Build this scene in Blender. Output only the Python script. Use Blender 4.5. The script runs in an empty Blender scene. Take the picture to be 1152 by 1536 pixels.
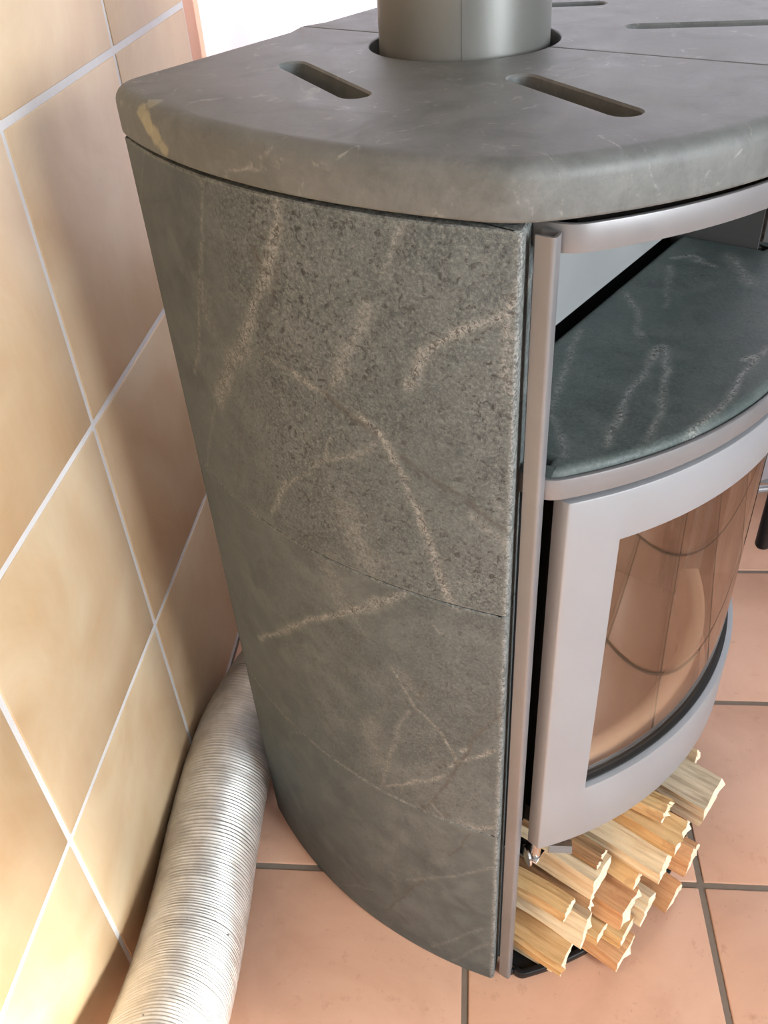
import bpy, bmesh, math, random
import numpy as np
from mathutils import Vector, Matrix
from mathutils.geometry import tessellate_polygon

random.seed(7)
rng = np.random.default_rng(7)
scene = bpy.context.scene
COL = scene.collection

# ------------------------------------------------------------------ camera
FPX = 1326.26
cam_data = bpy.data.cameras.new('camera')
cam_data.sensor_fit = 'VERTICAL'
cam_data.sensor_height = 24.0
cam_data.lens = 24.0 * FPX / 1536.0
cam_data.clip_start = 0.01
cam = bpy.data.objects.new('camera', cam_data)
COL.objects.link(cam)
R_ = (0.99503206, 0.08090163, -0.0580183)
D_ = (0.00486161, -0.62156751, -0.78334552)
F_ = (-0.09943622, 0.77917184, -0.61887291)
cam.matrix_world = Matrix(((R_[0], -D_[0], -F_[0], 0), (R_[1], -D_[1], -F_[1], 0),
                           (R_[2], -D_[2], -F_[2], 1.2), (0, 0, 0, 1)))
scene.camera = cam

# ------------------------------------------------------------------ world, daylight, exposure
world = bpy.data.worlds.new('world')
scene.world = world
world.use_nodes = True
world.node_tree.nodes['Background'].inputs[0].default_value = (0.86, 0.93, 1.0, 1)
world.node_tree.nodes['Background'].inputs[1].default_value = 0.6

ROOM_X0, ROOM_X1, ROOM_Y0, ROOM_Y1, ROOM_H = -0.436, 1.9, -2.4, 1.62, 2.5
TD = (-1.75, -0.45, 0.95, 2.05)          # window opening in the right wall: y0, y1, z0, z1
BW = (-0.4475, 1.15, 0.55, 2.2)            # window opening in the back wall: x0, x1, z0, z1


def area(name, loc, rot, sx, sy, power, color):
    l = bpy.data.lights.new(name, 'AREA')
    l.shape = 'RECTANGLE'
    l.size, l.size_y, l.energy, l.color = sx, sy, power, color
    ob = bpy.data.objects.new(name, l)
    ob.location, ob.rotation_euler = loc, rot
    COL.objects.link(ob)
    return ob


# daylight entering by the window in the right wall and through the curtained window (back wall)
area('daylight_side_window', (ROOM_X1 + 0.12, (TD[0] + TD[1]) / 2, (TD[2] + TD[3]) / 2), (math.radians(90), 0, math.radians(90)),
     TD[1] - TD[0], TD[3] - TD[2], 215, (0.88, 0.95, 1.0))
area('daylight_back_window', ((BW[0] + BW[1]) / 2, ROOM_Y1 + 0.3, (BW[2] + BW[3]) / 2), (math.radians(-90), 0, 0),
     BW[1] - BW[0], BW[3] - BW[2], 38, (0.95, 0.97, 1.0))

sun_l = bpy.data.lights.new('sun', 'SUN')
sun_l.energy, sun_l.angle, sun_l.color = 19.0, math.radians(7.0), (1.0, 0.97, 0.90)
sun = bpy.data.objects.new('sun', sun_l)
sun.rotation_euler = Vector((0.90, -0.335, 0.577)).to_track_quat('Z', 'Y').to_euler()
COL.objects.link(sun)

scene.view_settings.view_transform = 'Standard'
scene.view_settings.look = 'None'
scene.view_settings.gamma = 1.0
scene.view_settings.use_curve_mapping = False
scene.view_settings.exposure = -0.2

# ------------------------------------------------------------------ material helpers


def new_mat(name, color=(0.5, 0.5, 0.5), rough=0.5, metal=0.0, spec=0.5):
    m = bpy.data.materials.new(name)
    m.use_nodes = True
    b = m.node_tree.nodes['Principled BSDF']
    b.inputs['Base Color'].default_value = (*color, 1)
    b.inputs['Roughness'].default_value = rough
    b.inputs['Metallic'].default_value = metal
    b.inputs['Specular IOR Level'].default_value = spec
    return m


class G:
    """small node-graph builder"""

    def __init__(self, m):
        self.nt = m.node_tree
        self.n = self.nt.nodes
        self.b = self.n['Principled BSDF']

    def link(self, a, b):
        self.nt.links.new(a, b)

    def setin(self, sock, v):
        if hasattr(v, 'is_output') or isinstance(v, bpy.types.NodeSocket):
            self.link(v, sock)
        elif isinstance(v, (tuple, list)):
            sock.default_value = (*v, 1) if len(v) == 3 and sock.type == 'RGBA' else v
        else:
            sock.default_value = v

    def coord(self, kind='Object', scale=None, rot=None, loc=None):
        o = self.n.new('ShaderNodeTexCoord').outputs[kind]
        if scale or rot or loc:
            mp = self.n.new('ShaderNodeMapping')
            self.link(o, mp.inputs[0])
            if scale: mp.inputs['Scale'].default_value = scale
            if rot: mp.inputs['Rotation'].default_value = rot
            if loc: mp.inputs['Location'].default_value = loc
            o = mp.outputs[0]
        return o

    def noise(self, vec, scale, detail=4, rough=0.55, dist=0.0, out=0):
        t = self.n.new('ShaderNodeTexNoise')
        self.link(vec, t.inputs['Vector'])
        t.inputs['Scale'].default_value = scale
        t.inputs['Detail'].default_value = detail
        t.inputs['Roughness'].default_value = rough
        t.inputs['Distortion'].default_value = dist
        return t.outputs[out]

    def voro(self, vec, scale, feature='F1', out='Distance', rnd=1.0):
        t = self.n.new('ShaderNodeTexVoronoi')
        t.feature = feature
        self.link(vec, t.inputs['Vector'])
        t.inputs['Scale'].default_value = scale
        t.inputs['Randomness'].default_value = rnd
        return t.outputs[out]

    def ramp(self, fac, stops):
        r = self.n.new('ShaderNodeValToRGB')
        e = r.color_ramp.elements
        while len(e) < len(stops): e.new(0.5)
        for el, (p, c) in zip(e, stops):
            el.position = p
            el.color = (c, c, c, 1) if not isinstance(c, tuple) else (*c, 1)
        self.setin(r.inputs[0], fac)
        return r.outputs[0]

    def math(self, op, a, b=0.0, c=None, clamp=False):
        m = self.n.new('ShaderNodeMath')
        m.operation, m.use_clamp = op, clamp
        self.setin(m.inputs[0], a)
        self.setin(m.inputs[1], b)
        if c is not None: self.setin(m.inputs[2], c)
        return m.outputs[0]

    def mix(self, fac, a, b, mode='MIX'):
        m = self.n.new('ShaderNodeMix')
        m.data_type, m.blend_type = 'RGBA', mode
        self.setin(m.inputs[0], fac)
        self.setin(m.inputs[6], a)
        self.setin(m.inputs[7], b)
        return m.outputs[2]

    def attr(self, name, kind='GEOMETRY', out='Fac'):
        a = self.n.new('ShaderNodeAttribute')
        a.attribute_name, a.attribute_type = name, kind
        return a.outputs[out]

    def objrand(self):
        return self.n.new('ShaderNodeObjectInfo').outputs['Random']

    def bump(self, height, strength=0.3, dist=0.002, normal=None):
        b = self.n.new('ShaderNodeBump')
        b.inputs['Strength'].default_value = strength
        b.inputs['Distance'].default_value = dist
        self.setin(b.inputs['Height'], height)
        if normal is not None: self.link(normal, b.inputs['Normal'])
        self.link(b.outputs[0], self.b.inputs['Normal'])
        return b.outputs[0]

    def color(self, c):
        self.setin(self.b.inputs['Base Color'], c)

    def rough(self, r):
        self.setin(self.b.inputs['Roughness'], r)

    def combine_offset(self, vec, rnd, amount):
        """shift texture space per object"""
        cx = self.n.new('ShaderNodeCombineXYZ')
        self.link(self.math('MULTIPLY', rnd, amount), cx.inputs[0])
        self.link(self.math('MULTIPLY', rnd, amount * 1.7), cx.inputs[1])
        self.link(self.math('MULTIPLY', rnd, amount * 0.6), cx.inputs[2])
        v = self.n.new('ShaderNodeVectorMath')
        v.operation = 'ADD'
        self.link(vec, v.inputs[0])
        self.link(cx.outputs[0], v.inputs[1])
        return v.outputs[0]


def wall_tile_mat():
    m = new_mat('glazed_wall_tile', rough=0.42)
    g = G(m)
    v = g.combine_offset(g.coord(), g.objrand(), 9.0)
    n1 = g.noise(v, 4.5, 5, 0.6, 0.8)
    c = g.ramp(n1, [(0.30, (0.53, 0.345, 0.185)), (0.5, (0.61, 0.44, 0.265)), (0.72, (0.68, 0.535, 0.35))])
    st = g.noise(g.coord(scale=(1, 9, 1.2)), 9, 4, 0.6)
    c = g.mix(g.math('MULTIPLY', g.ramp(st, [(0.45, 0.0), (0.75, 1.0)]), 0.12), c, (0.70, 0.57, 0.39))
    sp = g.noise(v, 26, 3, 0.6)
    c = g.mix(g.math('MULTIPLY', g.ramp(sp, [(0.6, 0.0), (0.75, 1.0)]), 0.22), c, (0.68, 0.40, 0.18))
    g.color(c)
    g.rough(g.ramp(n1, [(0.3, 0.36), (0.7, 0.5)]))
    g.bump(g.noise(v, 18, 3), 0.12, 0.003)
    return m


def floor_tile_mat():
    m = new_mat('terracotta_floor_tile', rough=0.45)
    g = G(m)
    v = g.combine_offset(g.coord(), g.objrand(), 9.0)
    n1 = g.noise(v, 5, 5, 0.62, 0.5)
    c = g.ramp(n1, [(0.28, (0.56, 0.31, 0.205)), (0.52, (0.68, 0.40, 0.275)), (0.75, (0.74, 0.46, 0.325))])
    n2 = g.noise(v, 38, 4, 0.7)
    c = g.mix(g.math('MULTIPLY', g.ramp(n2, [(0.60, 0.0), (0.8, 1.0)]), 0.55), c, (0.42, 0.19, 0.115))
    n3 = g.noise(v, 170, 2, 0.6)
    c = g.mix(g.math('MULTIPLY', g.ramp(n3, [(0.68, 0.0), (0.76, 1.0)]), 0.3), c, (0.30, 0.15, 0.09))
    c = g.mix(g.math('MULTIPLY', g.objrand(), 0.12), c, (0.72, 0.45, 0.32))
    g.color(c)
    g.rough(g.ramp(n1, [(0.3, 0.38), (0.7, 0.52)]))
    g.bump(g.noise(v, 30, 4), 0.15, 0.003)
    return m


def grout_mat(name, c0, c1):
    m = new_mat(name, rough=0.9)
    g = G(m)
    g.color(g.mix(g.noise(g.coord(), 60, 4), c0, c1))
    g.bump(g.noise(g.coord(), 400, 3), 0.4, 0.001)
    return m


def plaster_mat(name, color, dark):
    m = new_mat(name, rough=0.9)
    g = G(m)
    g.color(g.mix(g.noise(g.coord(), 3, 5), color, dark))
    g.bump(g.noise(g.coord(), 120, 4), 0.25, 0.002)
    return m


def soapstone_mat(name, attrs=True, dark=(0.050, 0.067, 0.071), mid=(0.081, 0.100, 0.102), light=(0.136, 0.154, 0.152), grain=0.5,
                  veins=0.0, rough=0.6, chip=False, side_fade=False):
    m = new_mat(name, rough=rough)
    g = G(m)
    v = g.coord()
    big = g.noise(v, 7, 5, 0.6, 0.6)
    mott = g.noise(v, 34, 5, 0.65, 0.4)
    c = g.mix(g.ramp(big, [(0.32, 0.0), (0.68, 1.0)]), dark, mid)
    c = g.mix(g.math('MULTIPLY', g.ramp(mott, [(0.42, 0.0), (0.68, 1.0)]), 0.65), c, light)
    c = g.mix(g.math('MULTIPLY', g.ramp(g.noise(v, 16, 4, 0.6, 1.0), [(0.5, 0.0), (0.7, 1.0)]), 0.45), c, tuple(x * 0.62 for x in dark))
    # crystalline grain: light flecks and dark pits
    fine = g.noise(v, 380, 6, 0.85)
    fine2 = g.noise(v, 190, 4, 0.72, 0.8)
    flecks = g.ramp(fine, [(0.47, 0.0), (0.68, 1.0)])
    pits = g.ramp(fine2, [(0.36, 1.0), (0.46, 0.0)])
    if attrs:
        gr = g.attr('grain')
    else:
        gr = grain
    c = g.mix(g.math('MULTIPLY', g.math('MULTIPLY', flecks, 0.85), gr), c, (0.275, 0.295, 0.282))
    c = g.mix(g.math('MULTIPLY', g.math('MULTIPLY', pits, 0.95), gr), c, (0.022, 0.024, 0.022))
    height = g.math('SUBTRACT', g.math('MULTIPLY', fine, 0.35), g.math('MULTIPLY', g.math('MULTIPLY', pits, gr), 0.6))
    if attrs:
        ve = g.attr('vein')
        brk = g.ramp(g.noise(v, 150, 6, 0.85, 1.6), [(0.44, 0.0), (0.58, 1.0)])
        vm = g.math('MULTIPLY', ve, g.math('MULTIPLY_ADD', brk, 0.88, 0.12), clamp=True)
        c = g.mix(g.math('MULTIPLY', vm, 0.72), c, (0.40, 0.405, 0.375))
        vp = g.math('MULTIPLY', g.math('MULTIPLY', ve, g.ramp(g.noise(v, 210, 3, 0.7, 1.5), [(0.40, 1.0), (0.48, 0.0)])), 0.9, clamp=True)
        c = g.mix(vp, c, (0.05, 0.048, 0.042))
        cr = g.attr('crack')
        crm = g.math('MULTIPLY', cr, g.ramp(g.noise(v, 160, 3), [(0.3, 0.35), (0.55, 1.0)]), clamp=True)
        c = g.mix(g.math('MULTIPLY', crm, 0.75), c, (0.06, 0.055, 0.046))
        height = g.math('SUBTRACT', height, g.math('ADD', g.math('MULTIPLY', crm, 0.8), g.math('MULTIPLY', vp, 0.8)))
    if veins > 0:
        w = g.noise(v, 5.5, 3, 0.5, 1.4)
        line = g.math('ABSOLUTE', g.math('SUBTRACT', w, 0.5))
        lm = g.math('MULTIPLY', g.ramp(line, [(0.0, 1.0), (0.012, 0.0)]), g.ramp(g.noise(v, 60, 4, 0.8), [(0.5, 0.0), (0.68, 1.0)]))
        c = g.mix(g.math('MULTIPLY', lm, veins), c, (0.42, 0.43, 0.38))
        sc = g.noise(g.coord(scale=(4, 40, 30), rot=(0, 0, 0.5)), 6, 4, 0.7)
        c = g.mix(g.math('MULTIPLY', g.ramp(sc, [(0.62, 0.0), (0.8, 1.0)]), veins * 0.35), c, (0.36, 0.37, 0.34))
    if chip:
        # a worn, yellowish flaw in the stone at the back corner of the slab
        for (px, py, pz), rad, col, sq in CHIPS:
            vm_ = g.n.new('ShaderNodeVectorMath'); vm_.operation = 'SUBTRACT'
            g.link(v, vm_.inputs[0]); vm_.inputs[1].default_value = (px, py, pz)
            v2 = g.n.new('ShaderNodeVectorMath'); v2.operation = 'MULTIPLY'
            g.link(vm_.outputs[0], v2.inputs[0]); v2.inputs[1].default_value = sq
            ln = g.n.new('ShaderNodeVectorMath'); ln.operation = 'LENGTH'
            g.link(v2.outputs[0], ln.inputs[0])
            d = g.math('ADD', g.math('DIVIDE', ln.outputs[1], rad), g.math('MULTIPLY_ADD', g.noise(v, 70, 4, 0.7), 1.3, -0.65))
            c = g.mix(g.ramp(d, [(0.6, 0.75), (0.95, 0.0)]), c, col)
    g.color(c)
    g.rough(g.ramp(mott, [(0.3, rough - 0.08), (0.7, rough + 0.08)]))
    g.bump(height, 0.35, 0.0014)
    return m


def metal_paint(name, color, rough=0.42, metal=0.35, smudge=0.12):
    m = new_mat(name, color, rough, metal)
    g = G(m)
    n = g.noise(g.coord(), 6, 5, 0.65, 0.5)
    d = tuple(x * (1 - smudge * 1.5) for x in color)
    g.color(g.mix(g.ramp(n, [(0.35, 0.0), (0.7, 1.0)]), d, color))
    g.rough(g.ramp(n, [(0.3, rough - 0.06), (0.7, rough + 0.08)]))
    g.bump(g.noise(g.coord(), 1500, 2), 0.05, 0.0004)
    return m


def wood_mat(name, c0, c1, c2, knots=0.3):
    m = new_mat(name, rough=0.75)
    g = G(m)
    v = g.combine_offset(g.coord(), g.objrand(), 5.0)
    mp = g.n.new('ShaderNodeMapping')
    mp.inputs['Scale'].default_value = (3.5, 42, 42)
    g.link(v, mp.inputs[0])
    n = g.noise(mp.outputs[0], 3.0, 5, 0.6, 0.8)
    c = g.ramp(n, [(0.3, c0), (0.5, c1), (0.72, c2)])
    mp2 = g.n.new('ShaderNodeMapping')
    mp2.inputs['Scale'].default_value = (12, 160, 160)
    g.link(v, mp2.inputs[0])
    f = g.noise(mp2.outputs[0], 4, 3)
    c = g.mix(g.math('MULTIPLY', g.ramp(f, [(0.55, 0.0), (0.75, 1.0)]), 0.35), c, c0)
    k = g.noise(v, 24, 3, 0.6, 0.4)
    c = g.mix(g.math('MULTIPLY', g.ramp(k, [(0.62, 0.0), (0.76, 1.0)]), knots), c, (0.22, 0.085, 0.03))
    g.color(c)
    g.bump(f, 0.5, 0.0015)
    return m


# ------------------------------------------------------------------ mesh helpers


def link_mesh(name, me, mats, parent=None, smooth_angle=None):
    for mt in (mats if isinstance(mats, (list, tuple)) else [mats]):
        me.materials.append(mt)
    if smooth_angle is not None:
        me.polygons.foreach_set('use_smooth', [True] * len(me.polygons))
        me.set_sharp_from_angle(angle=math.radians(smooth_angle))
    ob = bpy.data.objects.new(name, me)
    COL.objects.link(ob)
    if parent is not None:
        ob.parent = parent
    return ob


def mesh_of(verts, faces, name='mesh', fix=True):
    me = bpy.data.meshes.new(name)
    me.from_pydata([tuple(v) for v in verts], [], faces)
    me.update()
    if fix:
        bm = bmesh.new()
        bm.from_mesh(me)
        bmesh.ops.recalc_face_normals(bm, faces=bm.faces)
        bm.to_mesh(me)
        bm.free()
    return me


def box_mesh(x0, x1, y0, y1, z0, z1, bevel=0.0, seg=2, name='box'):
    bm = bmesh.new()
    bmesh.ops.create_cube(bm, size=1)
    for v in bm.verts:
        v.co = Vector((x0 + (v.co.x + .5) * (x1 - x0), y0 + (v.co.y + .5) * (y1 - y0), z0 + (v.co.z + .5) * (z1 - z0)))
    if bevel > 0:
        bmesh.ops.bevel(bm, geom=bm.edges[:], offset=bevel, segments=seg, affect='EDGES', profile=0.5)
    bmesh.ops.recalc_face_normals(bm, faces=bm.faces)
    me = bpy.data.meshes.new(name)
    bm.to_mesh(me)
    bm.free()
    return me


def poly_area(p):
    return 0.5 * sum(p[i][0] * p[(i + 1) % len(p)][1] - p[(i + 1) % len(p)][0] * p[i][1] for i in range(len(p)))


def normals2d(p):
    """outward vertex normals of a counter-clockwise polygon"""
    n = len(p)
    out = []
    for i in range(n):
        a, b, c = Vector(p[i - 1]), Vector(p[i]), Vector(p[(i + 1) % n])
        e1, e2 = (b - a), (c - b)
        if e1.length < 1e-9: e1 = e2
        if e2.length < 1e-9: e2 = e1
        n1 = Vector((e1.y, -e1.x)).normalized()
        n2 = Vector((e2.y, -e2.x)).normalized()
        m = (n1 + n2)
        m = m.normalized() if m.length > 1e-6 else n1
        k = max(0.5, m.dot(n1))
        out.append(m / k)
    return out


def prism(outline, z0, z1, r_top=0.0, r_bot=0.0, holes=(), hole_c=0.0015, seg=5):
    """solid of a plan outline with rounded top/bottom edges (r may be a list per vertex) and vertical holes"""
    p = [tuple(q) for q in outline]
    n = len(p)
    rt = list(r_top) if hasattr(r_top, '__len__') else [r_top] * n
    rb = list(r_bot) if hasattr(r_bot, '__len__') else [r_bot] * n
    if poly_area(p) < 0:
        p.reverse(); rt.reverse(); rb.reverse()
    nr = normals2d(p)
    verts, faces, rings = [], [], []

    def ring(inset, zs):
        i0 = len(verts)
        for i in range(n):
            q = Vector(p[i]) - nr[i] * inset[i]
            verts.append((q.x, q.y, zs[i]))
        rings.append(i0)
    for k in range(seg + 1):
        a = math.pi / 2 * k / seg
        ring([r * (1 - math.sin(a)) for r in rb], [z0 + r * (1 - math.cos(a)) for r in rb])
        if max(rb) == 0: break
    for k in range(seg + 1):
        a = math.pi / 2 * k / seg
        ring([r * (1 - math.cos(a)) for r in rt], [z1 - r * (1 - math.sin(a)) for r in rt])
        if max(rt) == 0: break
    for a, b in zip(rings[:-1], rings[1:]):
        for i in range(n):
            j = (i + 1) % n
            faces.append((a + i, a + j, b + j, b + i))
    loops_t, loops_b = [[rings[-1] + i for i in range(n)]], [[rings[0] + i for i in range(n)]]
    for hp in holes:
        hp = [tuple(q) for q in hp]
        if poly_area(hp) > 0: hp.reverse()
        hn = normals2d(hp)          # points into the hole for a clockwise loop
        m = len(hp)
        ids = []
        for off, z in ((-hole_c, z0), (0, z0 + hole_c), (0, z1 - hole_c), (-hole_c, z1)):
            i0 = len(verts)
            ids.append(i0)
            for i in range(m):
                q = Vector(hp[i]) + hn[i] * off
                verts.append((q.x, q.y, z))
        for a, b in zip(ids[:-1], ids[1:]):
            for i in range(m):
                j = (i + 1) % m
                faces.append((a + i, a + j, b + j, b + i))
        loops_b.append([ids[0] + i for i in range(m)])
        loops_t.append([ids[-1] + i for i in range(m)])
    for loops in (loops_t, loops_b):
        flat = [i for l in loops for i in l]
        for t in tessellate_polygon([[Vector(verts[i][:2]).to_3d() for i in l] for l in loops]):
            faces.append(tuple(flat[i] for i in t))
    return mesh_of(verts, faces)


def tube_mesh(path, r, seg=16, closed_ends=True):
    """round bar along a 3d polyline"""
    pts = [Vector(q) for q in path]
    verts, faces = [], []
    up = Vector((0, 0, 1))
    prev = None
    for i, q in enumerate(pts):
        t = (pts[min(i + 1, len(pts) - 1)] - pts[max(i - 1, 0)]).normalized()
        ref = up if abs(t.dot(up)) < 0.95 else Vector((1, 0, 0))
        if prev is None:
            a = t.cross(ref).normalized()
        else:
            a = (prev - t * prev.dot(t)).normalized()
        prev = a
        b = t.cross(a)
        rr = r[i] if hasattr(r, '__len__') else r
        for k in range(seg):
            an = 2 * math.pi * k / seg
            verts.append(q + (a * math.cos(an) + b * math.sin(an)) * rr)
    for i in range(len(pts) - 1):
        for k in range(seg):
            k2 = (k + 1) % seg
            faces.append((i * seg + k, i * seg + k2, (i + 1) * seg + k2, (i + 1) * seg + k))
    if closed_ends:
        faces.append(tuple(range(seg)))
        faces.append(tuple((len(pts) - 1) * seg + k for k in range(seg)))
    return mesh_of(verts, faces)


def strip_outline(path, th):
    """closed outline of a sheet of thickness th bent along a 2d path (the path is its outer face)"""
    P = [Vector(q) for q in path]
    inner = []
    for i in range(len(P)):
        t = (P[min(i + 1, len(P) - 1)] - P[max(i - 1, 0)]).normalized()
        inner.append(P[i] + Vector((-t.y, t.x)) * th)
    return [tuple(q) for q in P] + [tuple(q) for q in reversed(inner)]


def round_corner(a, c, b, r, n=8):
    """quadratic blend across the corner c between the directions of a and b"""
    a, c, b = Vector(a), Vector(c), Vector(b)
    p0 = c + (a - c).normalized() * r
    p2 = c + (b - c).normalized() * r
    return [tuple(p0 * (1 - t) ** 2 + c * 2 * t * (1 - t) + p2 * t * t) for t in [i / n for i in range(n + 1)]]


def tag(o, label=None, cat=None, group=None, kind=None):
    if label: o['label'] = label
    if cat: o['category'] = cat
    if group: o['group'] = group
    if kind: o['kind'] = kind
    return o


def empty(name, loc, rz=0.0):
    e = bpy.data.objects.new(name, None)
    e.location = loc
    e.rotation_euler = (0, 0, rz)
    e.empty_display_size = 0.05
    COL.objects.link(e)
    return e


# ------------------------------------------------------------------ materials
CHIPS = [((-0.116, -0.2805, 1.029), 0.0085, (0.36, 0.33, 0.22), (0.8, 1.0, 0.9)),
         ((-0.106, -0.2840, 1.0225), 0.0105, (0.38, 0.35, 0.23), (0.9, 1.0, 1.0)),
         ((-0.096, -0.2868, 1.0150), 0.0105, (0.36, 0.33, 0.22), (0.9, 1.0, 1.0)),
         ((-0.086, -0.2893, 1.0080), 0.0085, (0.33, 0.31, 0.21), (0.9, 1.0, 1.2)),
         ((-0.104, -0.2740, 1.0350), 0.0080, (0.30, 0.29, 0.22), (0.9, 1.0, 1.0))]
M_WTILE = wall_tile_mat()
M_FTILE = floor_tile_mat()
M_WGROUT = grout_mat('white_wall_grout', (0.74, 0.73, 0.72), (0.66, 0.65, 0.65))
M_FGROUT = grout_mat('brown_floor_grout', (0.17, 0.13, 0.10), (0.22, 0.175, 0.135))
M_SALMON = plaster_mat('salmon_plaster', (0.72, 0.42, 0.30), (0.66, 0.36, 0.25))
M_GREY = plaster_mat('grey_plaster', (0.27, 0.28, 0.29), (0.24, 0.25, 0.26))  # grey, darkened to cut bounce light from the unseen room walls
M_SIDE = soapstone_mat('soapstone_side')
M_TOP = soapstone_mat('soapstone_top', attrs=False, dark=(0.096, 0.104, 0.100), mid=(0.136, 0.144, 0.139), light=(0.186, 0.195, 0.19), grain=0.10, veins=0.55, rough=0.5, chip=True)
M_SHELF = soapstone_mat('soapstone_shelf', dark=(0.048, 0.068, 0.064), mid=(0.072, 0.094, 0.088), light=(0.115, 0.135, 0.125), rough=0.55)
M_STEEL = metal_paint('warm_grey_enamel', (0.235, 0.232, 0.238), 0.40, 0.25)
M_DOOR = metal_paint('grey_enamel_door', (0.325, 0.338, 0.358), 0.42, 0.2, 0.05)
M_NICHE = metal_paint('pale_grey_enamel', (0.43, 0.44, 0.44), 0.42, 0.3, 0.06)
M_PIPE = metal_paint('flue_grey_enamel', (0.20, 0.20, 0.185), 0.36, 0.4, 0.06)
M_DARK = new_mat('black_steel', (0.012, 0.012, 0.012), 0.55)
M_MATT = new_mat('matt_gap_shade', (0.008, 0.008, 0.008), 0.95, 0.0, 0.05)
M_BLACK = new_mat('black_satin_enamel', (0.010, 0.010, 0.011), 0.42, 0.0, 0.3)
M_NSIDE = metal_paint('dark_grey_metal', (0.075, 0.073, 0.070), 0.5, 0.1, 0.05)
M_CHROME = new_mat('chrome', (0.72, 0.70, 0.68), 0.16, 1.0)
M_LINER = plaster_mat('vermiculite_board', (0.36, 0.30, 0.235), (0.27, 0.215, 0.16))
M_ASH = plaster_mat('ash_dusted_iron', (0.86, 0.81, 0.74), (0.62, 0.54, 0.46))
M_FRAME = new_mat('white_window_frame', (0.85, 0.85, 0.85), 0.4)

M_GLASS = bpy.data.materials.new('coated_stove_glass')
M_GLASS.use_nodes = True
_g = M_GLASS.node_tree
for _n in list(_g.nodes): _g.nodes.remove(_n)
_o = _g.nodes.new('ShaderNodeOutputMaterial')
_t = _g.nodes.new('ShaderNodeBsdfTransparent'); _t.inputs[0].default_value = (0.94, 0.87, 0.80, 1)
_r = _g.nodes.new('ShaderNodeBsdfGlossy'); _r.inputs[0].default_value = (0.80, 0.74, 0.69, 1); _r.inputs[1].default_value = 0.02
_l = _g.nodes.new('ShaderNodeLayerWeight'); _l.inputs[0].default_value = 0.5
_p = _g.nodes.new('ShaderNodeMath'); _p.operation = 'POWER'; _p.inputs[1].default_value = 3.0
_c = _g.nodes.new('ShaderNodeMapRange'); _c.inputs[3].default_value = 0.13; _c.inputs[4].default_value = 0.95
_g.links.new(_l.outputs['Facing'], _p.inputs[0])
_m = _g.nodes.new('ShaderNodeMixShader')
_g.links.new(_p.outputs[0], _c.inputs[0]); _g.links.new(_c.outputs[0], _m.inputs[0])
_g.links.new(_t.outputs[0], _m.inputs[1]); _g.links.new(_r.outputs[0], _m.inputs[2]); _g.links.new(_m.outputs[0], _o.inputs[0])

M_CLEAR = bpy.data.materials.new('window_glass')
M_CLEAR.use_nodes = True
_g = M_CLEAR.node_tree
for _n in list(_g.nodes): _g.nodes.remove(_n)
_o = _g.nodes.new('ShaderNodeOutputMaterial')
_t = _g.nodes.new('ShaderNodeBsdfTransparent')
_r = _g.nodes.new('ShaderNodeBsdfGlossy'); _r.inputs[1].default_value = 0.02
_m = _g.nodes.new('ShaderNodeMixShader'); _m.inputs[0].default_value = 0.06
_g.links.new(_t.outputs[0], _m.inputs[1]); _g.links.new(_r.outputs[0], _m.inputs[2]); _g.links.new(_m.outputs[0], _o.inputs[0])

M_CURTAIN = bpy.data.materials.new('sheer_white_fabric')
M_CURTAIN.use_nodes = True
_g = M_CURTAIN.node_tree
for _n in list(_g.nodes): _g.nodes.remove(_n)
_o = _g.nodes.new('ShaderNodeOutputMaterial')
_d = _g.nodes.new('ShaderNodeBsdfDiffuse'); _d.inputs[0].default_value = (0.86, 0.83, 0.88, 1)
_t = _g.nodes.new('ShaderNodeBsdfTranslucent'); _t.inputs[0].default_value = (0.88, 0.84, 0.90, 1)
_m = _g.nodes.new('ShaderNodeMixShader'); _m.inputs[0].default_value = 0.6
_w = _g.nodes.new('ShaderNodeTexNoise'); _w.inputs['Scale'].default_value = 300
_b = _g.nodes.new('ShaderNodeBump'); _b.inputs['Strength'].default_value = 0.1; _b.inputs['Distance'].default_value = 0.001
_g.links.new(_w.outputs[0], _b.inputs['Height']); _g.links.new(_b.outputs[0], _d.inputs['Normal'])
_g.links.new(_d.outputs[0], _m.inputs[1]); _g.links.new(_t.outputs[0], _m.inputs[2]); _g.links.new(_m.outputs[0], _o.inputs[0])

# ------------------------------------------------------------------ room shell
PITCH = 0.3275
GAP = 0.0075


def plain(name, x0, x1, y0, y1, z0, z1, mat):
    return tag(link_mesh(name, box_mesh(x0, x1, y0, y1, z0, z1), mat), kind='structure')


# floor: grout bed with a tile for every field
floor = plain('floor', ROOM_X0 - 0.1, ROOM_X1 + 0.1, ROOM_Y0 - 0.1, ROOM_Y1 + 0.1, -0.06, -0.0022, M_FGROUT)
FX0, FY0 = -0.0065, 0.6755
ft = box_mesh(-PITCH / 2 + GAP / 2 + .0008, PITCH / 2 - GAP / 2 - .0008, -PITCH / 2 + GAP / 2 + .0008, PITCH / 2 - GAP / 2 - .0008, -0.008, 0.0, 0.0018, 2, 'floor_tile')
ft.materials.append(M_FTILE)
ft.polygons.foreach_set('use_smooth', [True] * len(ft.polygons)); ft.set_sharp_from_angle(angle=math.radians(50))
for i in range(-1, 9):
    for j in range(-10, 4):
        cx, cy = FX0 + (i + .5) * PITCH, FY0 + (j - .5) * PITCH
        if cx < ROOM_X0 or cx > ROOM_X1 or cy < ROOM_Y0 or cy > ROOM_Y1: continue
        o = bpy.data.objects.new('floor_tile', ft)
        o.location = (cx, cy, random.uniform(-0.0003, 0.0003))
        COL.objects.link(o); o.parent = floor
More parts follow.
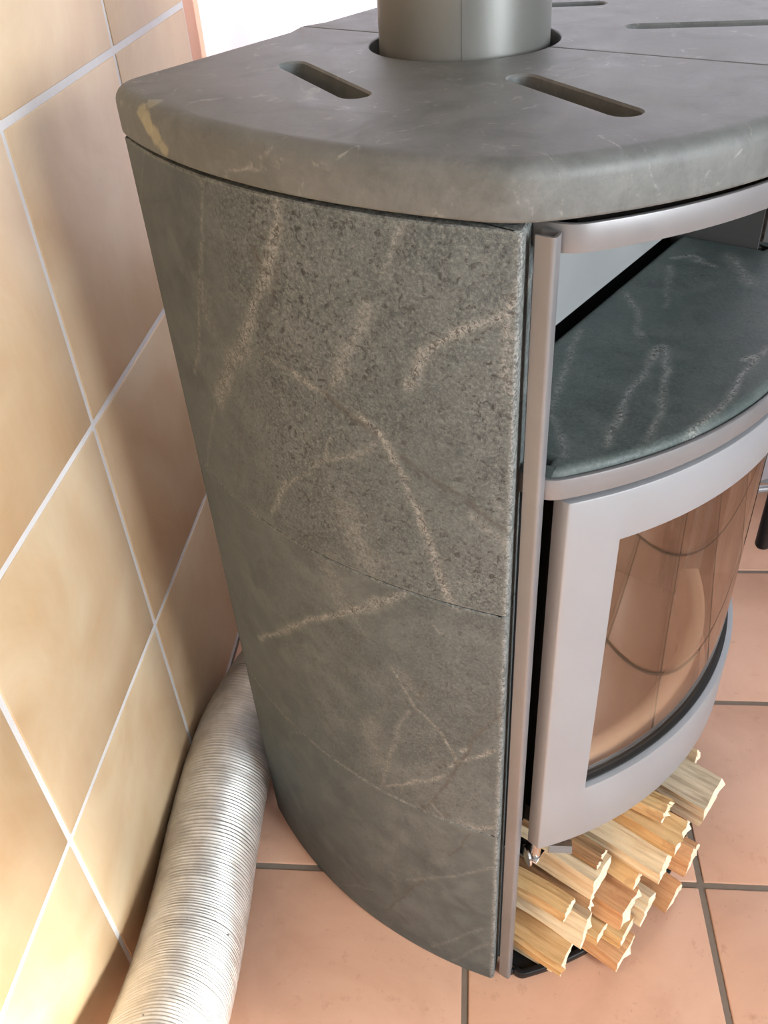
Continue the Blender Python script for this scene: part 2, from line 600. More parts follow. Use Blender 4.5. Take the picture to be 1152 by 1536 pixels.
# narrow cut tiles along the left wall
cut = box_mesh(ROOM_X0 + 0.002, FX0 - PITCH - GAP / 2, -PITCH / 2 + GAP / 2 + .0008, PITCH / 2 - GAP / 2 - .0008, -0.008, 0.0, 0.0018, 2, 'floor_tile_cut')
cut.materials.append(M_FTILE)
for j in range(-8, 4):
    o = bpy.data.objects.new('floor_tile', cut)
    o.location = (0, FY0 + (j - .5) * PITCH, 0)
    COL.objects.link(o); o.parent = floor

# left wall: salmon plaster behind, pale grout field with tiles up to y = 1.487
WY1 = 1.4865
wall_left = plain('wall_left', ROOM_X0 - 0.15, ROOM_X0 - 0.012, ROOM_Y0 - 0.1, ROOM_Y1 + 0.1, -0.05, ROOM_H, M_SALMON)
WZ0 = 0.0105
ROWS = 5
link_mesh('grout', box_mesh(ROOM_X0 - 0.012, ROOM_X0 - 0.0014, ROOM_Y0 + 0.02, WY1 + 0.001, 0.0, WZ0 + ROWS * PITCH), M_WGROUT, wall_left)
WG = 0.0085
wt = box_mesh(-0.010, 0.0, -PITCH / 2 + WG / 2, PITCH / 2 - WG / 2, -PITCH / 2 + WG / 2, PITCH / 2 - WG / 2, 0.0014, 2, 'wall_tile')
wt.materials.append(M_WTILE)
wt.polygons.foreach_set('use_smooth', [True] * len(wt.polygons)); wt.set_sharp_from_angle(angle=math.radians(50))
for r in range(ROWS):
    for k in range(12):
        cy = WY1 - (k + .5) * PITCH
        if cy < ROOM_Y0 + 0.1: continue
        o = bpy.data.objects.new('wall_tile', wt)
        o.location = (ROOM_X0 + random.uniform(-0.0003, 0.0003), cy, WZ0 + (r + .5) * PITCH)
        COL.objects.link(o); o.parent = wall_left

# back wall with the curtained window
bw = []
bmv, bmf = [], []
for (x0, x1, z0, z1) in ((BW[1], ROOM_X1, -0.05, ROOM_H), (BW[0], BW[1], -0.05, BW[2]), (BW[0], BW[1], BW[3], ROOM_H)):
    me = box_mesh(x0, x1, ROOM_Y1, ROOM_Y1 + 0.2, z0, z1)
    off = len(bmv)
    bmv += [tuple(v.co) for v in me.vertices]
    bmf += [tuple(i + off for i in p.vertices) for p in me.polygons]
wall_back = tag(link_mesh('wall_back', mesh_of(bmv, bmf), M_GREY), kind='structure')
win = tag(empty('window_1', ((BW[0] + BW[1]) / 2, ROOM_Y1 + 0.12, BW[2])), kind='structure')
hw, hh = (BW[1] - BW[0]) / 2, BW[3] - BW[2]
for (x0, x1, z0, z1) in ((-hw, -hw + .06, 0, hh), (hw - .06, hw, 0, hh), (-hw + .06, hw - .06, 0, .06), (-hw + .06, hw - .06, hh - .06, hh), (-.03, .03, .06, hh - .06)):
    link_mesh('window_frame', box_mesh(x0, x1, -.03, .03, z0, z1, .004), M_FRAME, win)
for (x0, x1) in ((-hw + .06, -.03), (.03, hw - .06)):
    link_mesh('pane', box_mesh(x0, x1, -.003, .003, .06, hh - .06), M_CLEAR, win)

# right wall with its window, rear wall, ceiling (behind and beside the camera)
bmv, bmf = [], []
for (y0, y1, z0, z1) in ((ROOM_Y0, TD[0], -0.05, ROOM_H), (TD[1], ROOM_Y1, -0.05, ROOM_H), (TD[0], TD[1], -0.05, TD[2]), (TD[0], TD[1], TD[3], ROOM_H)):
    me = box_mesh(ROOM_X1, ROOM_X1 + 0.2, y0, y1, z0, z1)
    off = len(bmv)
    bmv += [tuple(v.co) for v in me.vertices]
    bmf += [tuple(i + off for i in p.vertices) for p in me.polygons]
tag(link_mesh('wall_right', mesh_of(bmv, bmf), M_GREY), kind='structure')
dr = tag(empty('window_2', (ROOM_X1 + 0.08, (TD[0] + TD[1]) / 2, TD[2])), kind='structure')
hw, hh = (TD[1] - TD[0]) / 2, TD[3] - TD[2]
for (y0, y1, z0, z1) in ((-hw, -hw + .05, 0, hh), (hw - .05, hw, 0, hh), (-hw + .05, hw - .05, 0, .05), (-hw + .05, hw - .05, hh - .05, hh), (-.03, .03, .05, hh - .05)):
    link_mesh('window_frame', box_mesh(-.03, .03, y0, y1, z0, z1, .004), M_FRAME, dr)
plain('wall_rear', ROOM_X0 - 0.15, ROOM_X1 + 0.2, ROOM_Y0 - 0.2, ROOM_Y0, -0.05, ROOM_H, M_GREY)
plain('ceiling', ROOM_X0 - 0.15, ROOM_X1 + 0.2, ROOM_Y0 - 0.2, ROOM_Y1 + 0.2, ROOM_H, ROOM_H + 0.1, M_GREY)

# sheer curtain hanging in front of the window
cv, cf = [], []
NX, NZ = 260, 10
for a in range(NX + 1):
    x = ROOM_X0 - 0.006 + a / NX * 1.64
    d = 0.010 * math.sin(x * 52 + 1.2 * math.sin(x * 9)) + 0.006 * math.sin(x * 23 + 2)
    for b in range(NZ + 1):
        z = 0.03 + b / NZ * 2.25
        cv.append((x, ROOM_Y1 - 0.028 + d * (1.15 - 0.25 * b / NZ), z))
for a in range(NX):
    for b in range(NZ):
        i = a * (NZ + 1) + b
        cf.append((i, i + NZ + 1, i + NZ + 2, i + 1))
cur = empty('curtain', (0, 0, 0))
tag(cur, 'sheer white floor-length curtain glowing with daylight behind the stove', 'curtain')
link_mesh('fabric', mesh_of(cv, cf, fix=False), M_CURTAIN, cur, 180)
link_mesh('rail', tube_mesh([(ROOM_X0 + 0.01, ROOM_Y1 - 0.03, 2.29), (1.25, ROOM_Y1 - 0.03, 2.29)], 0.01), M_FRAME, cur, 40)

# ------------------------------------------------------------------ the stove, built in its own frame: x = towards its door, y = to its right side
CX, CY, ROT = -0.00945, 0.88770, math.radians(-32.5)
stove = empty('wood_stove', (CX, CY, 0), ROT)
tag(stove, 'grey soapstone clad wood stove with a curved glass door and a warming niche', 'stove')
SC, SR = (0.057, -0.2625), 0.5672        # circle of the curved side (u, v); v is mirrored into local y
FU = -0.041                              # centre of all front arcs on the u axis
H_SIDE, Z_TOP0, Z_TOP1 = 0.9965, 1.0, 1.0368


def L(u, v, s=1):
    return (u, -v * s)


def side_pt(s, R=SR):
    t = s / SR
    return SC[0] + R * math.sin(t), SC[1] + R * math.cos(t)


def front_pt(v, R):
    return FU + math.sqrt(R * R - v * v), v


LV=[(0.01,1,[(-0.0136,0.993),(-0.0153,0.9771),(-0.026,0.9529),(-0.0426,0.9283),(-0.0608,0.8957),(-0.0782,0.8668)]),(0.016,0.8,[(-0.0808,0.8567),(-0.1071,0.8348),(-0.1276,0.8033),(-0.1427,0.7828)]),(0.004,0.5,[(-0.0982,0.9918),(-0.1069,0.9605),(-0.1273,0.9167),(-0.1437,0.882),(-0.1702,0.8135),(-0.1887,0.7915)]),(0.02,0.4,[(-0.1346,0.897),(-0.1345,0.8665)]),(0.006,0.6,[(0.0882,0.9888),(0.0796,0.9697),(0.0737,0.9571)]),(0.011,0.6,[(0.0574,0.9322),(0.0517,0.9184),(0.0473,0.9016),(0.0333,0.8818),(0.0249,0.8624)]),(0.008,1,[(0.1677,0.9512),(0.1593,0.941),(0.1459,0.9321),(0.1295,0.9225),(0.1148,0.9125),(0.1018,0.8998),(0.0945,0.885),(0.0902,0.8732)]),(0.007,0.8,[(0.1594,0.9363),(0.1613,0.9171),(0.163,0.8868),(0.166,0.8658)]),(0.004,0.7,[(-0.0588,0.8609),(-0.0208,0.8548),(0.0132,0.8472)]),(0.005,1,[(-0.0209,0.8542),(-0.0015,0.85)]),(0.008,1.1,[(0.0442,0.8352),(0.0645,0.8209),(0.0724,0.8031)]),(0.007,1,[(0.067,0.8142),(0.0777,0.7919),(0.0884,0.7654),(0.0994,0.7377),(0.1075,0.7041),(0.1162,0.6765),(0.1239,0.6619)]),(0.005,0.6,[(0.0644,0.8196),(0.0339,0.7941),(0.0047,0.7804),(-0.03,0.7527),(-0.057,0.7222),(-0.0792,0.6837)]),(0.005,0.9,[(-0.0501,0.7352),(-0.0708,0.7)]),(0.004,0.7,[(0.0298,0.8781),(0.0212,0.8584)]),(0.004,0.7,[(0.0115,0.8061),(0.0047,0.7804)]),(0.007,0.6,[(0.1397,0.7667),(0.1616,0.7486),(0.17,0.7369)]),(0.028,0.5,[(0.0243,0.7317),(0.0316,0.6973),(0.0407,0.6778)]),(0.003,0.6,[(0.1556,0.7837),(0.1689,0.7737)]),(0.009,1,[(0.074,0.6601),(0.0522,0.6423),(0.0284,0.6205),(-0.0022,0.5953)]),(0.006,0.9,[(-0.0022,0.5953),(-0.0421,0.5642),(-0.0785,0.5306),(-0.1234,0.4878),(-0.1631,0.4456)]),(0.035,0.4,[(-0.0118,0.6528),(0.0079,0.6116)]),(0.002,0.7,[(0.0149,0.602),(0.0289,0.5824)]),(0.0025,1,[(0.0573,0.5509),(0.0776,0.5076),(0.106,0.4815),(0.1235,0.4476)]),(0.014,0.4,[(0.0647,0.55),(0.0821,0.53)]),(0.005,0.5,[(0.0711,0.4978),(0.0554,0.4522),(0.0439,0.399),(0.0317,0.3474)]),(0.004,0.8,[(0.0312,0.3407),(0.0545,0.3605),(0.0887,0.3932),(0.1084,0.4144)]),(0.004,0.9,[(0.1161,0.4325),(0.1342,0.453),(0.1481,0.4651),(0.1627,0.4791)]),(0.004,0.8,[(0.1272,0.4636),(0.1356,0.471)]),(0.025,0.35,[(0.0211,0.4407),(0.0293,0.3766)]),(0.0025,0.6,[(0.0914,0.3522),(0.1093,0.3321)]),(0.006,0.8,[(0.1266,0.3402),(0.1493,0.3392),(0.1696,0.3536)]),(0.002,0.6,[(0.1013,0.6319),(0.1102,0.6245)]),(0.004,0.5,[(0.0532,0.1611),(0.0823,0.189),(0.126,0.2308),(0.1654,0.2694)]),(0.005,0.5,[(0.0868,0.022),(0.1252,0.0822),(0.1513,0.1237)]),(0.005,0.5,[(0.1155,0.011),(0.1431,0.061),(0.1645,0.0939)]),(0.0025,0.4,[(-0.0898,-0.0032),(-0.0292,0.0608),(-0.0041,0.0799)]),(0.0025,0.5,[(-0.1301,0.3058),(-0.1073,0.3286),(-0.0725,0.3331)]),(0.0025,0.35,[(-0.1932,0.9958),(-0.2195,0.966),(-0.2539,0.9274)]),(0.004,0.35,[(-0.1555,0.7684),(-0.1859,0.7166),(-0.2206,0.6596)])]
DC=[(0.0028,1,[(0.0134,0.8484),(0.0268,0.8392),(0.0407,0.8311),(0.0556,0.8232)]),(0.0025,0.9,[(0.0786,0.8081),(0.0956,0.799),(0.1123,0.7902),(0.1288,0.7836),(0.1451,0.7714),(0.1613,0.7621),(0.171,0.7543)]),(0.0013,0.6,[(-0.0863,0.813),(-0.1104,0.7682),(-0.1415,0.6748)]),(0.0015,0.9,[(0.0922,0.5506),(0.0819,0.525)]),(0.0018,0.9,[(0.1726,0.5489),(0.1573,0.5208),(0.1377,0.4762),(0.1285,0.4446),(0.112,0.4073),(0.0957,0.3612),(0.0801,0.3319)]),(0.0014,0.8,[(0.138,0.3238),(0.1139,0.2612)]),(0.0018,0.7,[(0.0775,0.1821),(0.0516,0.1275),(0.0096,0.0388)]),(0.004,0.6,[(0.0359,0.0614),(0.0508,0.0501)]),(0.005,0.7,[(0.064,0.1891),(0.0675,0.186)]),(0.005,0.8,[(-0.0468,0.9534),(-0.0451,0.9409)]),(0.0018,0.6,[(-0.0193,0.9441),(-0.0324,0.92),(-0.0489,0.8877)]),(0.0013,0.5,[(0.1559,0.6083),(0.1627,0.5751)]),(0.001,0.5,[(-0.101,0.4449),(-0.0964,0.4372)])]
SM=[(0.05,1,[(-0.1728,0.9876),(-0.184,0.9411),(-0.1882,0.886)]),(0.018,0.8,[(-0.107,0.9224),(-0.1007,0.8897),(-0.0964,0.8545)]),(0.04,0.6,[(-0.0682,0.6394),(0.041,0.637)]),(0.03,0.5,[(0.1017,0.8114),(0.1343,0.7483)])]


def seg_field(sx, sz, items, wob, scale=1.0):
    """strength of a set of soft-edged polylines on the unrolled stone face"""
    out = np.zeros(sx.shape)
    for w, st, pts in items:
        best = np.full(sx.shape, 1e9)
        for (x0, z0), (x1, z1) in zip(pts[:-1], pts[1:]):
            dx, dz = x1 - x0, z1 - z0
            t = np.clip(((sx - x0) * dx + (sz - z0) * dz) / (dx * dx + dz * dz + 1e-12), 0, 1)
            best = np.minimum(best, np.hypot(sx - x0 - t * dx, sz - z0 - t * dz))
        out = np.maximum(out, st * np.exp(-(best / (w * scale * wob)) ** 2))
    return out


def wobble(sx, sz, amp, fr, seed):
    r = np.random.default_rng(seed)
    a = np.zeros(sx.shape)
    for k in range(7):
        f = fr * (1.6 ** k)
        th = r.uniform(0, 6.28)
        a += np.sin(f * (sx * math.cos(th) + sz * math.sin(th)) + r.uniform(0, 6.28)) / (1.35 ** k)
    return amp * a


S0, S1 = -0.2500, 0.1700                 # arc length of the stone: back end .. front end
TH = 0.040


def stone_block(z0, z1, side, fine):
    """one curved soapstone block of a side cladding"""
    step = 0.0017 if fine else 0.02
    ns = max(2, int((S1 - S0) / step))
    arc = [side_pt(S0 + (S1 - S0) * i / ns) for i in range(ns + 1)]
    ins = [side_pt(S1 - 0.001 - (S1 - S0 - 0.002) * i / 24, SR - TH) for i in range(25)]
    rc = round_corner(arc[-8 if fine else -2], arc[-1], ins[0], 0.0042, 7)
    cut = max(1, int(0.0044 / step))
    rb = round_corner(ins[-1], arc[0], arc[3 if fine else 1], 0.004, 4)
    outline = arc[cut // 2 + 1:len(arc) - cut] + rc + ins + rb
    outline = [(u, v) for u, v in outline]
    if poly_area(outline) < 0: outline.reverse()
    nr = normals2d(outline)
    nz = max(2, int((z1 - z0) / (0.0018 if fine else 0.05)))
    c = 0.0011
    zs = [(z0, c), (z0 + c, 0)] + [(z0 + c + (z1 - z0 - 2 * c) * i / nz, 0) for i in range(1, nz)] + [(z1 - c, 0), (z1, c)]
    P = np.array(outline); N = np.array([tuple(q) for q in nr])
    V = np.concatenate([np.c_[(P - N * off), np.full(len(P), z)] for z, off in zs])
    n = len(P)
    faces = []
    for k in range(len(zs) - 1):
        b0, b1 = k * n, (k + 1) * n
        for i in range(n):
            j = i + 1 if i + 1 < n else 0
            faces.append((b0 + i, b0 + j, b1 + j, b1 + i))
    faces.append(tuple(range(n - 1, -1, -1)))
    faces.append(tuple((len(zs) - 1) * n + i for i in range(n)))
    VV = V.copy()
    VV[:, 1] = -V[:, 1] * side
    if side > 0: faces = [tuple(reversed(f)) for f in faces]
    me = bpy.data.meshes.new('stone_block')
    me.from_pydata(VV.tolist(), [], faces)
    me.update()
    ang = np.arctan2(V[:, 0] - SC[0], V[:, 1] - SC[1])
    sx, sz = SR * ang, V[:, 2]
    if side < 0: sx = sx + 0.37
    jx, jz = sx + wobble(sx, sz, 0.0011, 60, 1), sz + wobble(sx, sz, 0.0011, 60, 2)
    wob = np.clip(1 + wobble(sx, sz, 0.16, 70, 3), 0.45, 1.8)
    vein = seg_field(jx, jz, LV, wob, 0.60) * (0.7 if z1 < 0.34 else 1.0)
    edge = np.minimum(sz - z0, z1 - sz)
    vein = np.maximum(vein, 0.8 * np.exp(-(edge / 0.0016) ** 2))
    vein = np.maximum(vein, 0.85 * np.clip((V[:, 0] - 0.2190) / 0.0035, 0, 1))
    crack = seg_field(jx, jz, DC, np.ones_like(wob))
    smooth = seg_field(jx, jz, SM, wob)
    lvl = {0: 0.16, 1: 0.42, 2: 0.85}[int(round(z0 / 0.332))]
    fade = np.clip((sx + 0.17) / 0.14, 0.25, 1.0)
    gr = np.clip(lvl * fade * (1 - 0.85 * smooth) + wobble(sx, sz, 0.06, 22, 4), 0.03, 1.0)
    for nm, arr in (('vein', vein), ('crack', crack), ('grain', gr)):
        at = me.attributes.new(nm, 'FLOAT', 'POINT')
        at.data.foreach_set('value', arr.astype(np.float32))
    return link_mesh('stone_block', me, M_SIDE, stove, 40)


third = H_SIDE / 3
for k in range(3):
    for side in (1, -1):
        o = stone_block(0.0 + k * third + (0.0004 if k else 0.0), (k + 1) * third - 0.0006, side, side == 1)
        o['label'] = ['smooth dark green soapstone block at the floor', 'soapstone block with a pale diagonal vein', 'speckled soapstone block under the top slab'][k]

# two-piece top slab: slots, and a half-round cut around the flue
R_SLAB = 0.3868
UB = -0.1945
HOLE = 0.0855


def slab_half(side):
    so = SR + 0.003
    # corner between side arc and front arc
    vcorn = None
    for k in range(2000):
        v = 0.20 + k * 0.00005
        u = front_pt(v, R_SLAB)[0]
        if v >= SC[1] + math.sqrt(so * so - (u - SC[0]) ** 2):
            vcorn = v; ucorn = u
            break
    pts, rad = [], []
    def add(p, r):
        pts.append(p); rad.append(r)
    RT = 0.0125
    g = 0.0007
    # seam edge, from the back towards the front, with the notch for the pipe
    add((UB + 0.001, g), 0.0015)
    for k in range(33):
        a = math.pi - math.pi * k / 32
        if k in (0, 32): add((HOLE * math.cos(a), g), 0.0015)
        else: add((HOLE * math.cos(a), max(g, HOLE * math.sin(a))), 0.0018)
    vs = [g] + [vcorn * (i / 40) for i in range(1, 38)]
    for i, v in enumerate(vs):
        add(front_pt(v, R_SLAB), 0.0015 if i == 0 else RT)
    sang = math.asin((ucorn - SC[0]) / so)
    sback = math.asin((UB - SC[0]) / so)
    for q in round_corner(front_pt(vcorn * 0.9, R_SLAB), (ucorn, vcorn), (SC[0] + so * math.sin(sang - 0.05), SC[1] + so * math.cos(sang - 0.05)), 0.022, 10):
        add(q, RT)
    for i in range(1, 60):
        t = sang + (sback - sang) * i / 60
        q = (SC[0] + so * math.sin(t), SC[1] + so * math.cos(t))
        if q[0] > ucorn - 0.022 or q[0] < UB + 0.03: continue
        add(q, RT)
    cb = (UB, SC[1] + math.sqrt(so * so - (UB - SC[0]) ** 2))
    for q in round_corner((SC[0] + so * math.sin(sback + 0.06), SC[1] + so * math.cos(sback + 0.06)), cb, (UB, 0), 0.028, 10):
        add(q, RT)
    for i in range(1, 8):
        add((UB, (cb[1] - 0.03) * (1 - i / 8)), RT)
    add((UB, g), 0.0015)
    # drop the doubled first point
    pts.pop(0); rad.pop(0)
    slots = []
    for (a, b, w) in (((-0.0850, 0.1362), (0.0300, 0.1952), 0.0115), ((0.1200, 0.1030), (0.2290, 0.1582), 0.0115)):
        A, B = Vector(a), Vector(b)
        d = (B - A).normalized(); nn = Vector((-d.y, d.x))
        lp = []
        for k in range(9):
            an = math.pi / 2 + math.pi * k / 8
            lp.append(A + (d * math.cos(an) + nn * math.sin(an)) * w)
        for k in range(9):
            an = -math.pi / 2 + math.pi * k / 8
            lp.append(B + (d * math.cos(an) + nn * math.sin(an)) * w)
        slots.append([(q.x, -q.y * side) for q in lp])
    out = [(u, -v * side) for u, v in pts]
    me = prism(out, Z_TOP0, Z_TOP1, rad, [min(r, 0.003) for r in rad], slots, 0.0016, 6)
    o = link_mesh('top_slab', me, M_TOP, stove, 35)
    return o


slab_half(1)['label'] = 'half of the rounded soapstone top with two slots, nearer the camera'
slab_half(-1)['label'] = 'half of the rounded soapstone top beyond the seam'

# plate under the slab (seen through the slots), matt black as painted gap shade
pl = [(-0.17, 0.225)] + [(u, v) for u, v in [(FU + 0.366 * math.cos(t), 0.366 * math.sin(t)) for t in [0.70 * (1 - 2 * i / 40) for i in range(41)]]] + [(-0.17, -0.225)]
link_mesh('top_plate', prism([(u, -v) for u, v in pl], 0.9850, 0.9965), M_MATT, stove)

# curved bands above and below the niche
R_BAND = 0.3815


def arc_path(R, vmax, rc, tail, n=48):
    """front arc that turns back round a corner on both sides"""
    t = math.asin(vmax / R)
    mid = [(FU + R * math.cos(t - 2 * t * i / n), R * math.sin(t - 2 * t * i / n)) for i in range(n + 1)]
    c0 = Vector(mid[0])
    d = Vector((-1.0, 0.10))
    left = round_corner(tuple(c0 + d * tail), tuple(c0 + Vector((-0.004, 0.006))), mid[3], rc, 10)
    right = [(u, -v) for u, v in reversed(left)]
    body = [q for q in mid if abs(q[1]) < left[-1][1] - 0.002]
    return [tuple(c0 + d * tail)] + left + body + right + [(c0.x + d.x * tail, -(c0.y + d.y * tail))]


def band(name, R, z0, z1, vmax, th, mat):
    path = [(u, -v) for u, v in arc_path(R, vmax, 0.018, 0.03)]
    return link_mesh(name, prism(strip_outline(path, th), z0, z1, 0.0008, 0.0008, seg=2), mat, stove, 35)


band('upper_band', R_BAND, 0.9755, 0.9945, 0.250, 0.004, M_STEEL)
band('shelf_band', R_BAND, 0.7795, 0.7985, 0.252, 0.004, M_STEEL)

# warming niche
link_mesh('niche_back_panel', box_mesh(0.132, 0.135, -0.236, 0.236, 0.812, 0.984), M_NICHE, stove)
for s in (1, -1):
    link_mesh('niche_side_panel', box_mesh(0.128, 0.226, *sorted((-s * 0.2385, -s * 0.2415)), 0.79, 0.984), M_NSIDE, stove)  # sides much darker than the pale niche back
link_mesh('niche_gap_shade', box_mesh(0.108, 0.1395, -0.236, 0.236, 0.781, 0.789), M_DARK, stove)  # dark plates added as the shade in the gap behind the shelf
link_mesh('niche_gap_shade', box_mesh(0.104, 0.1075, -0.236, 0.236, 0.781, 0.984), M_DARK, stove)

# stone shelf in the niche, with its own veins
shelf_pts = [(0.1405, 0.236), (0.232, 0.236)]
t0 = math.asin(0.247 / 0.3765)
fr = [(FU + 0.3765 * math.cos(t0 - 2 * t0 * i / 60), 0.3765 * math.sin(t0 - 2 * t0 * i / 60)) for i in range(61)]
rcn = round_corner((0.236, 0.252), (fr[0][0] - 0.002, 0.252), fr[4], 0.014, 6)
shelf_out = shelf_pts + [(0.236, 0.252)] + rcn + [q for q in fr if abs(q[1]) < rcn[-1][1] - 0.001] + [(u, -v) for u, v in reversed(rcn)] + [(0.236, -0.252), (0.232, -0.236), (0.1405, -0.236)]
shelf_me = prism([(u, -v) for u, v in shelf_out], 0.7855, 0.8045, 0.0065, 0.001, seg=4)
bm = bmesh.new(); bm.from_mesh(shelf_me)
for k in range(3):
    long_e = [e for e in bm.edges if e.calc_length() > 0.004]
    if k == 0:
        top = [f for f in bm.faces if f.calc_center_median().z > 0.8044]
        bmesh.ops.delete(bm, geom=top, context='FACES_ONLY')
bm.to_mesh(shelf_me); bm.free()
# fine regular grid for the flat top so that the veins have something to sit on


def shelf_uv_lines():
    """vein polylines on the shelf in (u, v)"""
    return [(0.0032, 0.8, [(0.153, 0.033), (0.172, 0.097), (0.189, 0.147), (0.202, 0.177), (0.225, 0.209), (0.241, 0.226)]),
            (0.0030, 0.9, [(0.154, -0.061), (0.180, -0.032), (0.202, 0.012), (0.207, 0.017)]),
            (0.0032, 1.0, [(0.228, 0.031), (0.237, 0.079), (0.241, 0.116), (0.248, 0.149), (0.253, 0.174), (0.260, 0.198)]),
            (0.0030, 0.8, [(0.232, 0.025), (0.253, 0.069), (0.262, 0.090), (0.271, 0.122), (0.279, 0.153), (0.284, 0.172)]),
            (0.0028, 0.6, [(0.165, -0.144), (0.185, -0.097), (0.200, -0.052)]),
            (0.0070, 0.8, [(0.210, -0.199), (0.231, -0.171), (0.251, -0.144)]),
            (0.0030, 1.2, [(0.160, -0.167), (0.175, -0.184), (0.190, -0.178)]),
            (0.0045, 1.4, [(0.188, -0.172), (0.203, -0.169)]),
            (0.0026, 1.2, [(0.306, 0.153), (0.312, 0.085), (0.309, 0.014), (0.309, -0.021)]),
            (0.0035, 1.1, [(0.300, 0.013), (0.308, -0.003)])]


top_out = [(q[0], q[1]) for q in shelf_out]
if poly_area(top_out) < 0: top_out.reverse()
nn_ = normals2d(top_out)
top_in = [(p[0] - n.x * 0.0065, p[1] - n.y * 0.0065) for p, n in zip(top_out, nn_)]
from mathutils.geometry import delaunay_2d_cdt
inner_pts = []
for a in range(int(0.21 / 0.0024)):
    for b in range(int(0.5 / 0.0024)):
        u, v = 0.148 + a * 0.0024, -0.245 + b * 0.0024
        if u > 0.24:
            if (u - FU) ** 2 + v * v > 0.3685 ** 2 or abs(v) > 0.238: continue
        elif abs(v) > 0.227: continue
        inner_pts.append((u, v))
cvs = [Vector(q) for q in top_in + inner_pts]
res = delaunay_2d_cdt(cvs, [(i, (i + 1) % len(top_in)) for i in range(len(top_in))], [], 1, 1e-6)
tv = [(p.x, -p.y, 0.8045) for p in res[0]]
sv = [tuple(v.co) for v in shelf_me.vertices]
sf = [tuple(p.vertices) for p in shelf_me.polygons]
off = len(sv)
allv = sv + tv
allf = sf + [tuple(reversed([i + off for i in f])) for f in res[2]]
shelf_me = mesh_of(allv, allf)
bm = bmesh.new(); bm.from_mesh(shelf_me)
bmesh.ops.remove_doubles(bm, verts=bm.verts[:], dist=1e-5)
bmesh.ops.recalc_face_normals(bm, faces=bm.faces)
bm.to_mesh(shelf_me); bm.free()
vc = np.array([tuple(v.co) for v in shelf_me.vertices])
su, sv_ = vc[:, 0], -vc[:, 1]
jx, jz = su + wobble(su, sv_, 0.0010, 70, 11), sv_ + wobble(su, sv_, 0.0010, 70, 12)
wob = np.clip(1 + wobble(su, sv_, 0.16, 70, 13), 0.45, 1.8)
for nm, arr in (('vein', seg_field(jx, jz, shelf_uv_lines(), wob)), ('crack', np.zeros(len(vc))),
                ('grain', np.clip(0.28 + wobble(su, sv_, 0.05, 25, 14), 0.05, 1))):
    at = shelf_me.attributes.new(nm, 'FLOAT', 'POINT')
    at.data.foreach_set('value', arr.astype(np.float32))
link_mesh('shelf_stone', shelf_me, M_SHELF, stove, 40)['label'] = 'dark green soapstone shelf with a curved rounded front edge'

# corner strips along the front edges of the stone sides
for s in (1, -1):
    path = [(0.2272, 0.2690), (0.2340, 0.2688)] + round_corner((0.2340, 0.2688), (0.2412, 0.2684), (0.2405, 0.2600), 0.0032, 6) + [(0.2405, 0.2610), (0.2390, 0.2565), (0.226, 0.2560)]
    ol = strip_outline(path, -0.0022)
    ol = [(u, -v * s) for u, v in ol]
    link_mesh('corner_strip', prism(ol, 0.001, 0.991), M_STEEL, stove, 30)
    # jamb of the body beside the door, widened and black to paint the gap's shade
    link_mesh('front_jamb', box_mesh(0.212, 0.2145, *sorted((-s * 0.2555, -s * 0.168)), 0.2625, 0.779), M_MATT, stove)

# steel body: cheeks, rear plate, floor and top of the fire chamber, bottom of the log space
for s in (1, -1):
    link_mesh('body_cheek', box_mesh(-0.178, 0.2120, *sorted((-s * 0.2100, -s * 0.2065)), 0.262, 0.779), M_DARK, stove)
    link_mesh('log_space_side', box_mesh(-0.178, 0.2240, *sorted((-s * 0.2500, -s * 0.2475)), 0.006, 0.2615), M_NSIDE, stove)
link_mesh('rear_plate', box_mesh(-0.186, -0.182, -0.235, 0.235, 0.012, 0.99), M_DARK, stove)


def half_disc(R, ub, vmax, n=40):
    t = math.asin(min(1, vmax / R))
    return [(ub, vmax)] + [(FU + R * math.cos(t - 2 * t * i / n), R * math.sin(t - 2 * t * i / n)) for i in range(n + 1)] + [(ub, -vmax)]


link_mesh('chamber_floor', prism([(u, -v) for u, v in half_disc(0.356, -0.17, 0.203)], 0.262, 0.292), M_DARK, stove)
link_mesh('chamber_roof', prism([(u, -v) for u, v in half_disc(0.356, 0.118, 0.2045)], 0.752, 0.778), M_DARK, stove)
# base plate with a raised rim under the logs
link_mesh('base_plate', prism([(u, -v) for u, v in half_disc(0.384, -0.17, 0.250)], 0.001, 0.005), M_BLACK, stove)
rim = [(u, -v) for u, v in arc_path(0.3925, 0.258, 0.014, 0.012)]
link_mesh('base_rim', prism(strip_outline(rim, 0.008), 0.001, 0.0125, 0.002, 0.001, seg=3), M_BLACK, stove, 35)

# fire chamber lining and the ash-dusted retaining lip behind the glass
link_mesh('firebrick', box_mesh(-0.06, -0.035, -0.19, 0.19, 0.292, 0.752, .003), M_LINER, stove)
for s in (1, -1):
    link_mesh('firebrick', box_mesh(-0.033, 0.20, *sorted((-s * 0.203, -s * 0.178)), 0.292, 0.752, .003), M_LINER, stove)
link_mesh('hearth_plate', prism([(u, -v) for u, v in half_disc(0.322, -0.033, 0.176)], 0.293, 0.335, 0.003), M_LINER, stove)
lip = [(FU + 0.3495 * math.cos(t), 0.3495 * math.sin(t)) for t in [math.radians(34) * (1 - 2 * i / 48) for i in range(49)]]
link_mesh('ash_lip', prism(strip_outline([(u, -v) for u, v in lip], 0.024), 0.293, 0.3810, 0.0105, 0.001, seg=6), M_ASH, stove, 35)

# door: curved frame with a window, glass, gasket, handle
R_DOOR = 0.3822
ZD0, ZD1, ZW0, ZW1 = 0.2885, 0.7745, 0.3790, 0.7235
TD_, TW_ = math.asin(0.2428 / R_DOOR), math.asin(0.2025 / R_DOOR)


